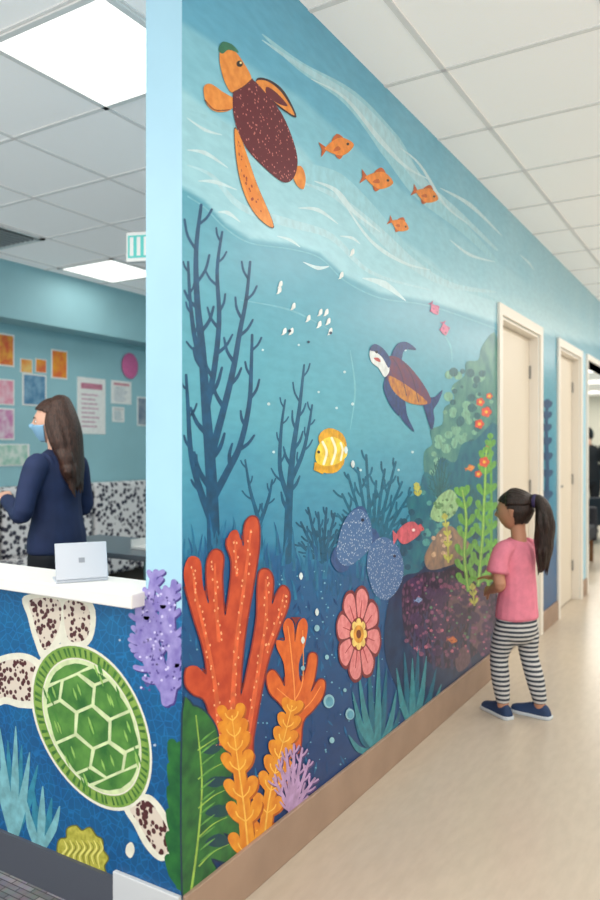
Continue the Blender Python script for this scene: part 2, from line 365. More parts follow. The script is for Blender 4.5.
for k in range(170):
    u=183+rd.random()*230; v=interp(u,YD)+rd.uniform(-6,40); h=rd.uniform(10,26); d=rd.uniform(-6,6)
    (it if k%2 else it2).extend(stroke([(u,v+6),(u+d*.4,v-h*.5),(u+d,v-h)],3.2,.5,n=2,cap=False))
M('seagrass_fringe',[(paint((22,92,140),.08),it),(paint((30,110,150),.08),it2)])
it=[];it2=[]
for k in range(300):
    u=184+rd.random()*230; v=rd.uniform(590,870-(u-184)*.45); h=rd.uniform(5,13); d=rd.uniform(-5,5)
    (it if k%2 else it2).extend(stroke([(u,v),(u+d,v-h)],.5,.5,mid=2.4,n=2,cap=False))
M('water_brushwork',[(paint((24,100,150),.1),it),(paint((12,68,122),.1),it2),
  (paint((110,170,196)),[ell(184+rd.random()*240,570+rd.random()*230,rd.uniform(.5,1.1),n=6) for _ in range(260)])])
# ---- reef at the right
reef_g=mat('reef_green',(96,152,138),rough=PR,c2=(58,122,126),scale=9)
reef_d=spotmat('reef_dark',(36,32,62),(92,60,92),34,.28,soft=.25)
reef_n=mat('reef_navy',(26,60,100),rough=PR,c2=(16,42,80),scale=12)
reef_b=mat('reef_sand',(168,136,112),rough=PR,c2=(118,106,104),scale=18)
reef_gg=mat('reef_bluegreen',(46,120,134),c2=(32,98,126),scale=14,rough=PR)
rr=random.Random(11)
def cluster(cx,cy,rx,ry,n,r0,r1): return [ell(cx+rr.uniform(-1,1)*rx,cy+rr.uniform(-1,1)*ry,rr.uniform(r0,r1),n=9) for _ in range(n)]
M('reef_slope',[(reef_g,[blob([(424,474),(424,452),(432,444),(430,430),(442,424),(444,408),(454,400),(452,386),(464,376),(466,362),(478,360),(482,346),(497,338),(497,440),(497,540),(470,560),(440,560),(430,520)],4)]),
  (paint((120,172,150),.1),cluster(468,410,24,40,26,2,5)+cluster(450,450,20,24,18,2,4.5)),(paint((48,104,114),.1),cluster(472,430,20,60,44,1.5,5)),
  (reef_gg,[blob([(402,545),(410,520),(406,500),(418,492),(424,472),(434,476),(440,458),(455,462),(462,444),(475,440),(497,425),(497,500),(497,600),(450,610),(410,600)],4)]),
  (paint((80,150,150),.1),cluster(450,520,42,28,50,1.2,4)),(paint((28,82,108),.1),cluster(446,540,44,30,40,1.5,5)),
  (reef_n,[blob([(388,602),(398,584),(405,575),(418,572),(432,560),(450,562),(470,556),(497,545),(497,600),(497,652),(450,690),(420,705),(398,690),(384,650)],4)]),
  (reef_d,[blob([(402,590),(412,578),(425,572),(440,572),(455,566),(470,574),(480,572),(497,560),(497,618),(480,650),(450,668),(425,660),(405,635)],4)])])
fan=[]
for k in range(8):
    a=math.radians(-160+140*k/7); fan+=branchy([(440,500),(440+math.cos(a)*6,500+math.sin(a)*22),(440+math.cos(a)*12,500+math.sin(a)*44)],2,1,4,9,90+k,sub=False)
M('reef_fans',[(paint((40,100,108),.1),fan),
  (paint((58,60,100),.1),sum([branchy([(416+9*k,668),(414+9*k,640),(418+9*k,612)],3.5,1.6,5,10,120+k,sub=False) for k in range(7)],[]))])
M('reef_rocks',[(reef_b,[blob([(424,560),(428,548),(440,530),(450,526),(458,532),(470,545),(468,556),(458,562),(448,566),(430,570)],4)]),
  (paint((204,172,142),.1,40),cluster(446,545,14,10,14,1,2.6)),
  (paint((106,82,96),.12,40),[blob([(448,606),(456,585),(468,600),(462,622)],4),blob([(470,640),(478,600),(488,610),(484,648)],4),blob([(455,655),(466,646),(470,662),(458,672)],3)]),
  (paint((66,46,86),.15,50),cluster(450,615,40,38,50,3,7)),
  (paint((128,78,112),.15,50),cluster(448,615,42,40,100,.8,2.4)),
  (paint((186,106,130),.15,50),cluster(452,618,40,38,34,.7,1.8)),
  (paint((92,140,110),.15,50),cluster(452,612,40,38,24,.7,1.8)),
  (paint((150,190,140),.1),[blob([(430,516),(436,500),(444,492),(452,490),(459,502),(454,514),(446,520),(438,522)],3)]),(paint((96,140,96),.1),cluster(444,508,10,9,16,.8,2)),
  (paint((44,104,116),.1),[blob([(460,514),(464,496),(470,484),(478,494),(484,500),(478,522),(466,526)],3)])])
M('reef_fish',[x for (a_,b_,s_,an_,c1_,c2_) in [(452,640,5,10,(214,120,70),(180,90,60)),(470,468,4.5,-15,(230,150,80),(210,110,60)),(419,528,5,20,(210,96,104),(180,70,84)),(488,446,4,70,(220,90,90),(190,70,70)),(418,600,4,-10,(120,150,190),(90,120,170))] for x in fish(a_,b_,s_,an_,c1_,c2_)])
gk=paint((104,168,72),.12); gk2=paint((164,204,100),.1)
M('green_kelp',[(gk,frond([(478,585),(482,540),(484,500),(486,450)],4,14,6,9,.4)+frond([(468,590),(464,555),(466,520),(462,490)],4,13,6,7,.3)+frond([(488,585),(491,540),(491,490),(490,436)],3,8,5,8,.3)),
  (gk2,stroke([(478,585),(482,540),(484,500),(486,450)],1.2)+stroke([(468,590),(464,555),(466,520),(462,490)],1.2))])
fl=[]
RF=[(480,402,4),(486,412,5),(479,424,4.5),(489,396,3),(484,462,5),(478,474,3.5)]
for (x,y,r) in RF:
    for k in range(5): fl.append(ell(x+math.cos(k*1.257)*r*.6,y+math.sin(k*1.257)*r*.6,r*.5,n=10))
M('red_reef_flowers',[(paint((222,84,62),.1),fl),(paint((246,190,60),.1),[ell(x,y,1.6,n=8) for x,y,_ in RF])])
M('yellow_green_coral',[(paint((188,190,90),.1),frond([(448,562),(447,535),(444,515)],2,6,3,5)+frond([(418,496),(416,484)],1.5,5,3,3)+frond([(474,605),(472,585)],2,6,3,3))])
it=[];it2=[]
for k,(x,y) in enumerate([(352,692),(354,716),(358,672),(368,660),(378,654),(386,668),(396,690),(400,708),(348,735)]):
    (it if k%2 else it2).extend(stroke([(377,752),((377+x)/2+(x-377)*.12,(752+y)/2+6),(x,y)],6,.6,mid=6.5))
for k,(x,y) in enumerate([(396,668),(404,652),(412,658),(418,646),(426,656),(436,668),(441,684),(438,700)]):
    (it if k%2 else it2).extend(stroke([(412,730),((412+x)/2+(x-412)*.12,(730+y)/2+5),(x,y)],6,.6,mid=6))
M('agave_seagrass',[(paint((26,104,130),.08),it),(paint((58,136,150),.08),it2)])
# ---- maroon turtle
tur_or=mat('paint_turtle_orange',(214,128,52),rough=PR,c2=(232,152,70),scale=40)
tur_mr=spotmat('paint_turtle_maroon',(96,30,42),(196,120,112),75,.22)
tur_out=paint((60,44,52),.05)
body=[(236,84),(250,79),(264,92),(280,112),(291,136),(297,160),(293,178),(282,182),(262,166),(245,147),(235,124),(232,100)]
flipL=[(234,130),(240,137),(248,160),(257,186),(273,226),(258,218),(245,197),(237,167)]
flipR=[(256,81),(268,82),(282,94),(294,115),(283,109),(270,99),(259,92)]
M('maroon_sea_turtle',[(tur_out,[blob([(x+(x-250)*.03,y+(y-180)*.02) for x,y in flipL]),blob([(256,79),(269,80),(284,92),(296,117),(283,111),(270,101),(258,94)])]),
 (tur_or,[blob(flipL),blob(flipR),blob([(203,88),(210,84),(222,92),(234,100),(230,110),(216,112),(206,104)]),blob([(291,171),(300,166),(305,177),(303,189),(296,185)],4)]),
 (spotmat('paint_turtle_flip',(222,132,52),(150,60,40),60,.26),[blob([(236,138),(241,150),(250,178),(264,212),(252,204),(242,178)])]),
 (paint((100,34,44)),[blob([(266,87),(276,93),(287,106),(276,103),(266,95)],4)]),
 (tur_mr,[blob(body)]),
 (tur_or,[blob([(219,54),(223,46),(233,50),(243,63),(251,79),(243,86),(232,93),(225,84),(220,68)])]),
 (paint((52,116,88)),[blob([(218,50),(222,42),(232,45),(238,53),(228,50),(222,54)],4)]),
 (paint((96,40,40)),stroke([(232,93),(243,87),(252,79)],1.4)+stroke([(204,100),(214,110),(229,110)],1)),
 (paint((30,26,30)),[ell(239,64,3.2)]),(paint((250,220,150)),[ell(240,63,1.1)])])
for (x,y,s,a) in [(338,147,15.5,-8),(378,180,15,12),(426,195,12.5,20),(399,225,10,25)]:
    M('orange_fish',fish(x,y,s,a,(226,134,48),(190,92,36)))
for (x,y,s,a) in [(434,309,5,60),(444,329,5,80)]:
    M('pink_fish',fish(x,y,s*1.3,a,(206,112,150),(176,80,130)))
it=[]
for (x,y) in [(280,284),(279,290),(293,306),(291,331),(320,312),(319,324),(328,321),(330,331),(326,312),(284,331),(308,318),(352,252),(341,275)]:
    it+=[blob([(x-2,y+2.5),(x-1,y-2),(x+1.5,y-3),(x+1.5,y+2)],3),[(x-2,y+2),(x-3.5,y+4.5),(x,y+3.5)]]
M('white_fry',[(paint((224,232,232)),it),(paint((30,60,90)),[ell(289,331,1.6,n=8),ell(330,333,1.6,n=8),ell(308,342,1.4,n=8)]),
  (paint((190,220,228)),[ell(x,y,r,n=10) for x,y,r in [(268,404,1.6),(336,408,1.4),(344,372,1.4),(262,350,1.2),(352,404,1.6),(318,392,1.2),(273,452,1.4),(360,470,1.3),(298,345,1.2),(405,350,1.2),(412,452,1.4),(398,470,1.2)]])])
bl=paint((34,62,116),.12,40); 
M('blue_sea_turtle',[(bl,[blob([(390,360),(396,345),(406,342),(416,350),(404,350),(400,362)],4),blob([(386,376),(393,384),(396,402),(399,416),(389,404),(383,388)],4),blob([(396,394),(404,400),(407,416),(414,432),(402,420),(396,406)],4),
   blob([(422,398),(434,397),(442,390),(438,402),(433,410),(434,420),(431,430),(426,416)],4)]),
 (mat('paint_turtle_violet',(112,52,76),c2=(84,52,98),scale=30,rough=PR),[blob([(383,360),(392,356),(404,362),(417,376),(428,393),(430,403),(418,405),(402,399),(391,388),(385,374)])]),
 (mat('paint_turtle_amber',(204,140,52),c2=(160,92,60),scale=30,rough=PR),[blob([(388,376),(398,380),(410,388),(424,399),(426,404),(412,404),(400,398),(391,388)],4)]),
 (paint((60,40,70)),stroke([(392,358),(400,372),(406,396)],.8)+stroke([(404,363),(412,378),(418,402)],.8)),
 (paint((214,222,224)),[blob([(369,352),(374,346),(381,350),(386,358),(389,370),(384,377),(378,368),(371,362)],4)]),
 (bl,[blob([(369,350),(374,344),(383,349),(390,360),(388,368),(382,358),(375,352)],4)]),
 (paint((180,70,70)),[blob([(373,358),(378,358),(380,362),(376,361)],3)]),(paint((20,24,40)),[ell(376,352,1.5,n=8)])])
M('yellow_fish',[(paint((214,160,40),.1),[[(314,462),(313,470),(322,474),(328,468)],blob([(318,436),(328,428),(342,434),(346,448),(338,452),(322,448)],3),blob([(316,460),(330,455),(344,460),(336,472),(322,472)],3)])
 ,(paint((238,204,70),.1),[blob([(315,452),(322,440),(334,437),(345,446),(346,456),(336,464),(324,466),(316,462)],4)]),
 (paint((246,240,215),.03),stroke([(322,442),(326,452),(323,464)],2.4)+stroke([(331,438),(335,450),(331,464)],2.4)+stroke([(340,443),(342,450),(340,460)],2)),
 (paint((40,40,50)),[ell(318,452,1.6,n=8)])])
sp=spotmat('paint_spotted_fish',(72,112,162),(190,204,220),90,.25); sp2=paint((48,82,134),.08)
M('spotted_fish',[(sp2,[blob([(330,560),(336,546),(346,552),(348,568),(338,572)],4),blob([(350,512),(362,506),(368,520),(356,524)],3),blob([(362,545),(372,528),(380,540),(374,550)],3)]),
 (sp,[blob([(336,556),(340,530),(350,512),(362,510),(370,522),(371,544),(360,558),(346,566)],4)]),
 (sp,[blob([(366,566),(370,546),(382,537),(396,545),(403,566),(399,586),(386,600),(373,592)],4)]),
 (paint((30,40,70)),[ell(362,520,1.8,n=8),ell(394,556,1.6,n=8)]),
 (paint((200,96,110),.1),[blob([(396,534),(404,524),(414,522),(420,532),(412,540),(402,544)],4),[(398,536),(392,530),(393,545)]]),
 (paint((240,220,220)),[ell(413,530,1.6,n=8)])])
cx,cy=358,634; pet=[];pet2=[];lin_=[]
for k in range(8):
    a=2*math.pi*k/8+.2
    q=lambda r,s: (cx+math.cos(a+s)*15.5*r,cy+math.sin(a+s)*33*r)
    pet2.append(blob([q(.3,-.2),q(.8,-.44),q(1.32,-.36),q(1.5,0),q(1.32,.36),q(.8,.44),q(.3,.2)],4))
    pet.append(blob([q(.3,-.12),q(.8,-.36),q(1.25,-.29),q(1.4,0),q(1.25,.29),q(.8,.36),q(.3,.12)],4))
    lin_+=stroke([q(.5,0),q(1.05,0)],1.2,.6)
M('pink_flower',[(paint((120,48,58),.05),pet2),(mat('paint_petal',(232,150,152),c2=(214,120,126),scale=40,rough=PR),pet),(paint((176,60,70)),lin_),
 (paint((130,40,50)),[ell(cx,cy,9.2,17)]),(paint((238,206,120),.08),[ell(cx+math.cos(k*.785)*6,cy+math.sin(k*.785)*11.5,2.4,4.4) for k in range(8)]),
 (paint((214,150,60),.1),[ell(cx,cy,5.2,9)]),(paint((120,60,40)),[ell(cx,cy,2.4,4.4)])])
# ---- red-orange coral
rc=mat('paint_red_coral',(202,82,48),c2=(180,62,38),scale=22,rough=PR)
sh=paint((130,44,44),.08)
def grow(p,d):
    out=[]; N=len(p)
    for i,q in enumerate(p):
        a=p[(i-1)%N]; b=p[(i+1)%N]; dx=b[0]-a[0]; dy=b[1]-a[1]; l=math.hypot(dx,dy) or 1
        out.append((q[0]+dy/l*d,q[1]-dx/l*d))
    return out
RC=[(183,578),(186,560),(193,556),(200,562),(202,585),(208,604),(206,580),(207,560),(214,550),(222,556),(221,580),(224,616),(229,590),(231,562),(226,545),(229,533),(236,530),(240,540),(243,546),(244,526),(250,517),(257,521),(258,545),(253,580),(246,620),(241,660),(240,696),(249,660),(256,620),(257,590),(259,572),(267,570),(272,580),(271,604),(276,594),(282,586),(288,592),(287,606),(277,632),(266,664),(258,704),(252,738),(248,768),(214,768),(211,724),(204,700),(193,694),(185,684),(186,668),(196,666),(206,674),(202,646),(192,614)]
hl=[([(218,750),(216,700),(208,650),(196,600),(192,570)],5,2),([(230,750),(232,700),(236,640),(244,580),(250,530)],6,2),([(218,640),(215,600),(214,564)],4,2),([(246,740),(256,680),(265,620),(265,580)],5,2),([(266,650),(278,616),(283,594)],3,1.5),([(236,575),(234,540)],3,1.5)]
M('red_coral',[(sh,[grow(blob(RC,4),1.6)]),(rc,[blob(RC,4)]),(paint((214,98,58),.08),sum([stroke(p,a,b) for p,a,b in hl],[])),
 (paint((240,176,130),.05),sum([[ell(x+rd.uniform(-1,1)*3.5,y+rd.uniform(-3,3),.8,1.3,n=8) for (x,y) in smooth_path(p,7)] for p,w_,_ in hl],[]))])
oc=mat('paint_orange_coral',(224,112,46),c2=(202,86,36),scale=22,rough=PR)
OC=[(282,752),(288,718),(280,704),(269,692),(266,676),(272,670),(279,678),(284,686),(283,664),(276,648),(276,640),(284,640),(282,626),(287,618),(293,624),(294,642),(297,624),(303,618),(307,626),(304,646),(298,664),(300,682),(306,668),(309,654),(316,656),(314,676),(310,692),(318,680),(324,682),(322,696),(312,710),(302,722),(298,752)]
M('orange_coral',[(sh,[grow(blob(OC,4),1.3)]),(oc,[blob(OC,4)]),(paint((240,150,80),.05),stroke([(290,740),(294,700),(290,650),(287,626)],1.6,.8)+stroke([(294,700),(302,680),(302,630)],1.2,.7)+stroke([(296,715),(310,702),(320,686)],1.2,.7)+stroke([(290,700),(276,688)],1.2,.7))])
# ---- green leaf, yellow kelp
gl=mat('paint_green_leaf',(50,118,56),c2=(28,86,50),scale=18,rough=PR); gl2=paint((150,190,84),.1)
GL=[(182,712),(192,706),(204,712),(214,726),(217,742),(210,746),(222,748),(232,762),(230,776),(218,776),(230,782),(240,796),(237,808),(222,804),(236,814),(243,828),(238,838),(222,832),(232,844),(236,856),(226,862),(210,858),(216,872),(206,884),(192,892),(182,893)]
notch=[[(204,752),(212,744),(222,748),(214,754)],[(206,784),(216,776),(230,780),(218,787)],[(206,813),(220,804),(234,812),(220,817)],[(206,842),(220,833),(232,842),(218,847)]]
M('green_monstera_leaf',[(paint((10,50,76),.05),[grow(blob(GL,3),1.8)]),(gl,[blob(GL,3)]),
 (mat('paint_green_leaf_dark',(16,62,80),c2=(20,74,74),scale=20,rough=PR),[blob([(x-2,y) for x,y in q],3) for q in notch]),
 (gl2,stroke([(190,892),(197,840),(201,780),(195,715)],2.4,1)+sum([stroke([(198-k*.3,866-k*29),(212,852-k*28),(228-k*2,844-k*27)],1.4,.5) for k in range(5)],[])),
 (paint((96,156,76),.1),sum([stroke([(199,862-k*12),(206,856-k*12),(214,850-k*12)],.4,.4,mid=2) for k in range(11)],[]))])
yk=mat('paint_yellow_kelp',(232,156,46),c2=(216,126,34),scale=24,rough=PR); yk2=paint((178,88,30),.06); yk3=paint((246,190,86),.06)
fr1=([(248,862),(244,815),(238,770),(234,740),(231,716)],15,23,12,7); fr2=([(262,850),(268,800),(276,765),(284,735),(291,706)],13,20,11,8)
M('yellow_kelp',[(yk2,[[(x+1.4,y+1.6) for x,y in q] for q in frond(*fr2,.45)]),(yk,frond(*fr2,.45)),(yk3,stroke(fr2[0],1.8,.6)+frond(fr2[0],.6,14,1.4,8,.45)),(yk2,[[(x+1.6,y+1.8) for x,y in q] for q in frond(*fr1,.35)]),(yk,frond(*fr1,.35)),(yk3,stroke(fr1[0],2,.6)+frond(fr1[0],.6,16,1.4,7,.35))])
pc=paint((180,148,192),.08); it=[]
for k in range(7):
    a=math.radians(-150+120*k/6); it+=branchy([(291,815),(292+math.cos(a)*12,812+math.sin(a)*34),(293+math.cos(a)*24,812+math.sin(a)*68)],4.5,2,6,14,60+k,tw=.8,sub=False)
M('lilac_fan_coral',[(paint((84,66,124)),[[(x+1,y+1.4) for x,y in q] for q in it]),(pc,it)])
M('bubbles',[(paint((140,190,206)),[ell(x,y,r,r*1.25) for x,y,r in [(328,701,5.5),(349,714,4.5),(331,740,2.5),(326,657,2),(316,628,2.6),(302,668,2),(344,690,1.6)]]),(paint((90,156,182)),[ell(x+.5,y+.5,r*.7,r*.9) for x,y,r in [(328,701,5.5),(349,714,4.5)]]),
  (paint((214,230,234)),[blob([(x-2,y),(x,y-4),(x+2,y),(x,y+4)],2) for x,y in [(300,576),(316,612),(302,640),(345,450),(352,464)]])])
M('seaweed_between_doors',[(paint((34,76,118),.1),frond([(546,520),(547,470),(546,430),(547,402)],4,6,5,8,.2))])
# ================= FRONT FACE
LAYER[0]=.0003
wh=paint((226,224,206),.03); rim=mat('paint_rim',(140,172,80),c2=(106,148,62),scale=30,rough=PR); dg=paint((60,108,48),.08)
sc=mat('paint_scute',(96,150,68),c2=(46,102,48),scale=13,rough=PR); scl=paint((142,184,94),.08)
mr=spotmat('paint_flipper_cells',(216,204,188),(80,40,42),62,.46,rand=1,soft=.04)
C=(93,727); A=(32,70); Bv=(41,-18)
def SH(s,t): return (C[0]+s*A[0]+t*Bv[0],C[1]+s*A[1]+t*Bv[1])
def SE(r,n=56): return [SH(r*math.sin(2*math.pi*i/n),r*math.cos(2*math.pi*i/n)*(1-.06*math.sin(2*math.pi*i/n))) for i in range(n)]
def shrink(p,d):
    x=sum(q[0] for q in p)/len(p); y=sum(q[1] for q in p)/len(p); o=[]
    for q in p:
        l=math.hypot(q[0]-x,q[1]-y) or 1; k=max(.1,1-d/l); o.append((x+(q[0]-x)*k,y+(q[1]-y)*k))
    return o
sb=[-.72,-.26,.26,.68]; mm=[(sb[i]+sb[i+1])/2 for i in range(3)]; RI=.90
cells=[]
for i in range(3): cells.append([(sb[i],-.18),(mm[i]-.02,-.42),(sb[i+1],-.2),(sb[i+1],.2),(mm[i]+.03,.4),(sb[i],.18)])
def arc(s0,s1,sg,n=6):
    return [(s0+(s1-s0)*k/n, sg*math.sqrt(max(0,RI*RI-(s0+(s1-s0)*k/n)**2))) for k in range(n+1)]
for sg in (-1,1):
    for i in range(2): cells.append([(mm[i],.42*sg),(sb[i+1],.2*sg),(mm[i+1],.42*sg)]+arc(mm[i+1],mm[i],sg))
    cells.append([(sb[0],.2*sg),(mm[0],.42*sg)]+arc(mm[0],-.72,sg))
    cells.append([(mm[2],.42*sg),(sb[3],.2*sg)]+arc(.68,mm[2],sg))
cells.append([(sb[0],-.2),(sb[0],.2)]+arc(-.74,-RI,1,4)+arc(-RI,-.74,-1,4)[1:])
cells.append([(sb[3],-.2),(sb[3],.2)]+arc(.70,RI,1,4)+arc(RI,.70,-1,4)[1:])
cp=[shrink([SH(*q) for q in c],1.8) for c in cells]
stripes=[]
def rp(r,an): return SH(r*math.sin(an),r*math.cos(an)*(1-.06*math.sin(an)))
for k in range(60):
    a=2*math.pi*k/60+rd.uniform(-.02,.02)
    stripes.append([rp(.97,a-.018),rp(1.09,a-.026),rp(1.09,a+.02),rp(.97,a+.012)])
sl=[];sd_=[]
for c in cp[:11]:
    x=sum(q[0] for q in c)/len(c); y=sum(q[1] for q in c)/len(c)
    for j in range(5):
        dx=rd.uniform(-5,5); dy=rd.uniform(-6,6); (sl if j%2 else sd_).extend(stroke([(x+dx-2,y+dy-6),(x+dx,y+dy),(x+dx+2,y+dy+6)],.4,.4,mid=2.2,n=3))
fl_o=[[(24,596),(62,596),(66,618),(62,640),(44,660),(34,640),(28,618)],[(60,596),(93,604),(92,640),(70,652),(60,640)],
 [(-14,668),(4,655),(28,654),(44,668),(42,704),(22,708),(4,704),(-14,712)],[(124,806),(145,794),(160,804),(174,830),(175,852),(161,861),(146,848),(134,826)]]
fl_i=[[(30,600),(58,600),(61,618),(56,636),(45,650),(38,636),(33,618)],[(65,602),(88,607),(88,636),(73,642),(66,632)],
 [(-12,674),(5,661),(26,660),(38,672),(37,697),(22,701),(4,697),(-12,704)],[(130,808),(145,800),(156,809),(169,832),(170,849),(161,855),(150,843),(139,824)]]
fl_o=[[(x,max(y,592)) for x,y in p] for p in fl_o]
FM('green_sea_turtle',[(wh,[blob(p) for p in fl_o]),(mr,[blob(p) for p in fl_i]),(wh,[SE(1.165)]),(rim,[SE(1.12)]),(dg,stripes),(wh,[SE(.955)]),(paint((206,220,170)),[SE(.935)]),(sc,cp),(paint((66,124,54)),sd_),(scl,sl)])
lv=mat('paint_lavender',(160,150,208),c2=(126,114,184),scale=30,rough=PR); it=[]
for p,k in [([(166,702),(160,660),(150,625),(152,585),(156,572)],70),([(164,690),(150,668),(142,650),(138,632)],71),([(168,690),(172,650),(171,610),(174,582)],72),([(160,660),(147,622),(150,600)],73),([(170,700),(176,670),(178,640)],74),([(152,650),(142,642),(138,610)],75),([(165,640),(163,610),(165,590)],76)]:
    it+=branchy(p,9,6,10,15,k,tw=.85,ang=62,sub=False)
it=[[(min(x,181.5),y) for x,y in q] for q in it]
FM('lavender_coral',[(paint((70,58,130)),[[(min(x+1.6,181.5),y+1.6) for x,y in q] for q in it]),(lv,it),(paint((204,198,236)),[ell(140+rd.random()*36,585+rd.random()*105,1.3,n=8) for _ in range(36)]),(paint((92,80,150)),[ell(140+rd.random()*36,585+rd.random()*105,1.3,n=8) for _ in range(40)])])
FM('green_leaf_wrap',[(gl,[[(min(x,181.5),y) for x,y in q] for q in sum([stroke([(184,886-k*23),(176,872-k*23),(169+k*.6,858-k*23)],12,9,mid=16) for k in range(6)],[])+stroke([(180,886),(180,745)],8)])])
it=[];it2=[]
for k,(x,y) in enumerate([(0,728),(8,740),(16,726),(22,745),(30,752),(38,765),(-6,745),(4,770),(28,778)]):
    (it if k%2 else it2).extend(stroke([(14,838),((14+x)/2+(x-14)*.1,(838+y)/2),(x,y)],8,.8,mid=8))
for k,(x,y) in enumerate([(26,800),(34,790),(43,786),(52,798),(60,806),(38,806)]):
    (it if k%2 else it2).extend(stroke([(40,852),((40+x)/2+(x-40)*.15,(852+y)/2),(x,y)],7,1,mid=8))
FM('teal_seagrass',[(paint((50,128,152),.1),it),(paint((116,172,180),.1),it2)])
YS=[(58,852),(60,840),(67,838),(68,829),(76,826),(82,831),(90,828),(96,836),(102,840),(103,850),(108,858),(104,866),(106,876),(98,880),(90,877),(82,874),(72,870),(62,866)]
FM('yellow_green_brain_coral',[(paint((110,112,44)),[grow(blob(YS,4),1.4)]),(mat('paint_sponge',(196,190,84),c2=(160,156,56),scale=60,rough=PR),[blob(YS,4)]),
  (paint((224,218,120)),sum([stroke([(64+k*6,868-(k%2)*4),(62+k*6,856),(67+k*6,848),(64+k*6,840)],.6,.6,mid=2.2,n=4) for k in range(7)],[])),(paint((132,132,50)),sum([stroke([(67+k*6,868-(k%2)*4),(65+k*6,856),(70+k*6,848),(67+k*6,842)],.5,.5,mid=1.6,n=4) for k in range(6)],[]))])
FM('white_fry_front',[(wh,[blob([(127,845),(132,842),(135,850),(131,858),(126,853)],3)]),(paint((170,190,210)),[ell(155,745,1.5,n=8),ell(120,640,1.2,n=8)])])
# ================================================================== COUNTER, DESK, THINGS
boxes('reception_counter_top',[(-2.6,T-.004,-.05,.13,.881,.92)],m_white,bevel=.004)
d=empty('reception_desk',(0,0,0))
boxes('desk_top',[(-2.5,-.2,.135,.72,.71,.74)],mat('desk_grey',(150,152,156),rough=.4),d,bevel=.004)
boxes('desk_legs',[(-2.48,-2.44,.15,.7,.006,.71),(-.26,-.22,.15,.7,.006,.71),(-1.3,-1.26,.15,.7,.006,.71)],MATS['desk_grey'],d)
tb_=empty('laptop',(-.405,.03,.92),math.radians(56)); tb_.scale=(.86,.86,.86)
silver=mat('laptop_silver',(200,206,216),rough=.3,metal=.15)
o=boxes('lid',[(-.085,.085,-.003,.003,.0,.125)],silver,tb_,bevel=.003); o.rotation_euler=(math.radians(-20),0,0); o.location=(0,-.03,.010)
boxes('keyboard_base',[(-.085,.085,-.03,.07,0,.009)],silver,tb_,bevel=.003)
boxes('keys',[(-.075+.017*i,-.062+.017*i,-.01+.018*j,.004+.018*j,.009,.011) for i in range(9) for j in range(4)],mat('keys_dark',(50,52,56)),tb_)
o=boxes('screen',[(-.078,.078,.0032,.0045,.01,.118)],mat('screen_dark',(30,34,40),rough=.2),tb_); o.rotation_euler=(math.radians(-20),0,0); o.location=(0,-.03,.010)
o=boxes('lid_emblem',[(-.01,.01,-.0036,-.003,.055,.072)],mat('emblem',(150,156,166),rough=.3),tb_); o.rotation_euler=(math.radians(-20),0,0); o.location=(0,-.03,.010)
t=empty('side_table',(-1.95,1.75,.006))
boxes('top',[(-.5,.5,-.3,.3,.7,.73)],mat('table_dark',(96,102,110),rough=.3),t,bevel=.004)
boxes('legs',[(a,a+.04,b,b+.04,0,.7) for a in (-.48,.44) for b in (-.28,.24)],mat('leg_teal',(90,120,124)),t)
boxes('document_tray',[(-1.75,-1.5,1.62,1.85,.737,.75),(-1.75,-1.74,1.62,1.85,.75,.79),(-1.51,-1.5,1.62,1.85,.75,.79),(-1.74,-1.51,1.84,1.85,.75,.79)],m_white)
bq=empty('patterned_banquette',(-3.58,3.2,.006))
mb=spotmat('banquette_fabric',(222,220,220),(60,60,74),22,.40,rough=.85,soft=.08)
boxes('back_cushion',[(-.3,-.12,-1.9+k*.95,-.97+k*.95,.44,1.0) for k in range(4)],mb,bq,bevel=.04)
boxes('seat_cushion',[(-.3,.4,-1.9+k*.95,-.97+k*.95,.28,.45) for k in range(4)],mb,bq,bevel=.035)
boxes('plinth',[(-.3,.32,-1.88,1.88,0,.28)],mat('plinth_dark',(70,60,52)),bq)
BW=on_x(-3.9)
def poster(u0,v0,u1,v1,c,c2,kind='art'):
    vm_=(v0+v1)/2; a=BW(u0,vm_); b=BW(u1,vm_); z0=BW((u0+u1)/2,v1).z; z1=BW((u0+u1)/2,v0).z
    w_=b.y-a.y; e=empty('wall_poster',(-3.9,a.y,z0)); h=z1-z0
    boxes('sheet',[(0,.006,0,w_,0,h)],paint((238,238,234),.02),e)
    if kind=='art':
        boxes('print',[(.006,.008,w_*.06,w_*.94,h*.05,h*.95)],mat('print_%d_%d'%(u0,v0),c,c2=c2,scale=16,rough=.6),e)
    else:
        boxes('print_text',[(.006,.008,w_*.14,w_*(.6+.26*random.random()),h*(.12+.08*k),h*(.15+.08*k)) for k in range(8)],paint(c),e)
        boxes('print_title',[(.006,.008,w_*.12,w_*.88,h*.8,h*.9)],paint(c2),e)
for q in [(-12,333,14,366,(224,96,60),(240,170,70)),(20,359,32,373,(236,150,70),(240,200,120)),(35,359,46,373,(240,160,60),(224,110,70)),(51,350,67,379,(240,160,50),(230,110,60)),
  (22,374,46,406,(130,170,195),(80,130,165)),(-8,379,14,405,(232,150,170),(240,200,210)),(-8,408,14,440,(206,130,176),(230,210,220)),(-10,444,29,466,(150,200,180),(220,230,220)),(137,397,150,426,(110,130,150),(160,170,180))]: poster(*q)
poster(77,378,105,434,(210,180,190),(200,130,150),'text'); poster(111,381,131,404,(180,190,200),(210,140,150),'text'); poster(112,407,124,422,(150,180,190),(200,200,200),'text')
a=BW(129,366); bpy.ops.mesh.primitive_uv_sphere_add(segments=24,ring_count=16,location=(-3.885,a.y,a.z)); o=bpy.context.object; o.name='pink_paper_lantern'; o.scale=(.014,.11,.125); o.data.materials.append(mat('pink',(214,110,160),rough=.6,var=.08))
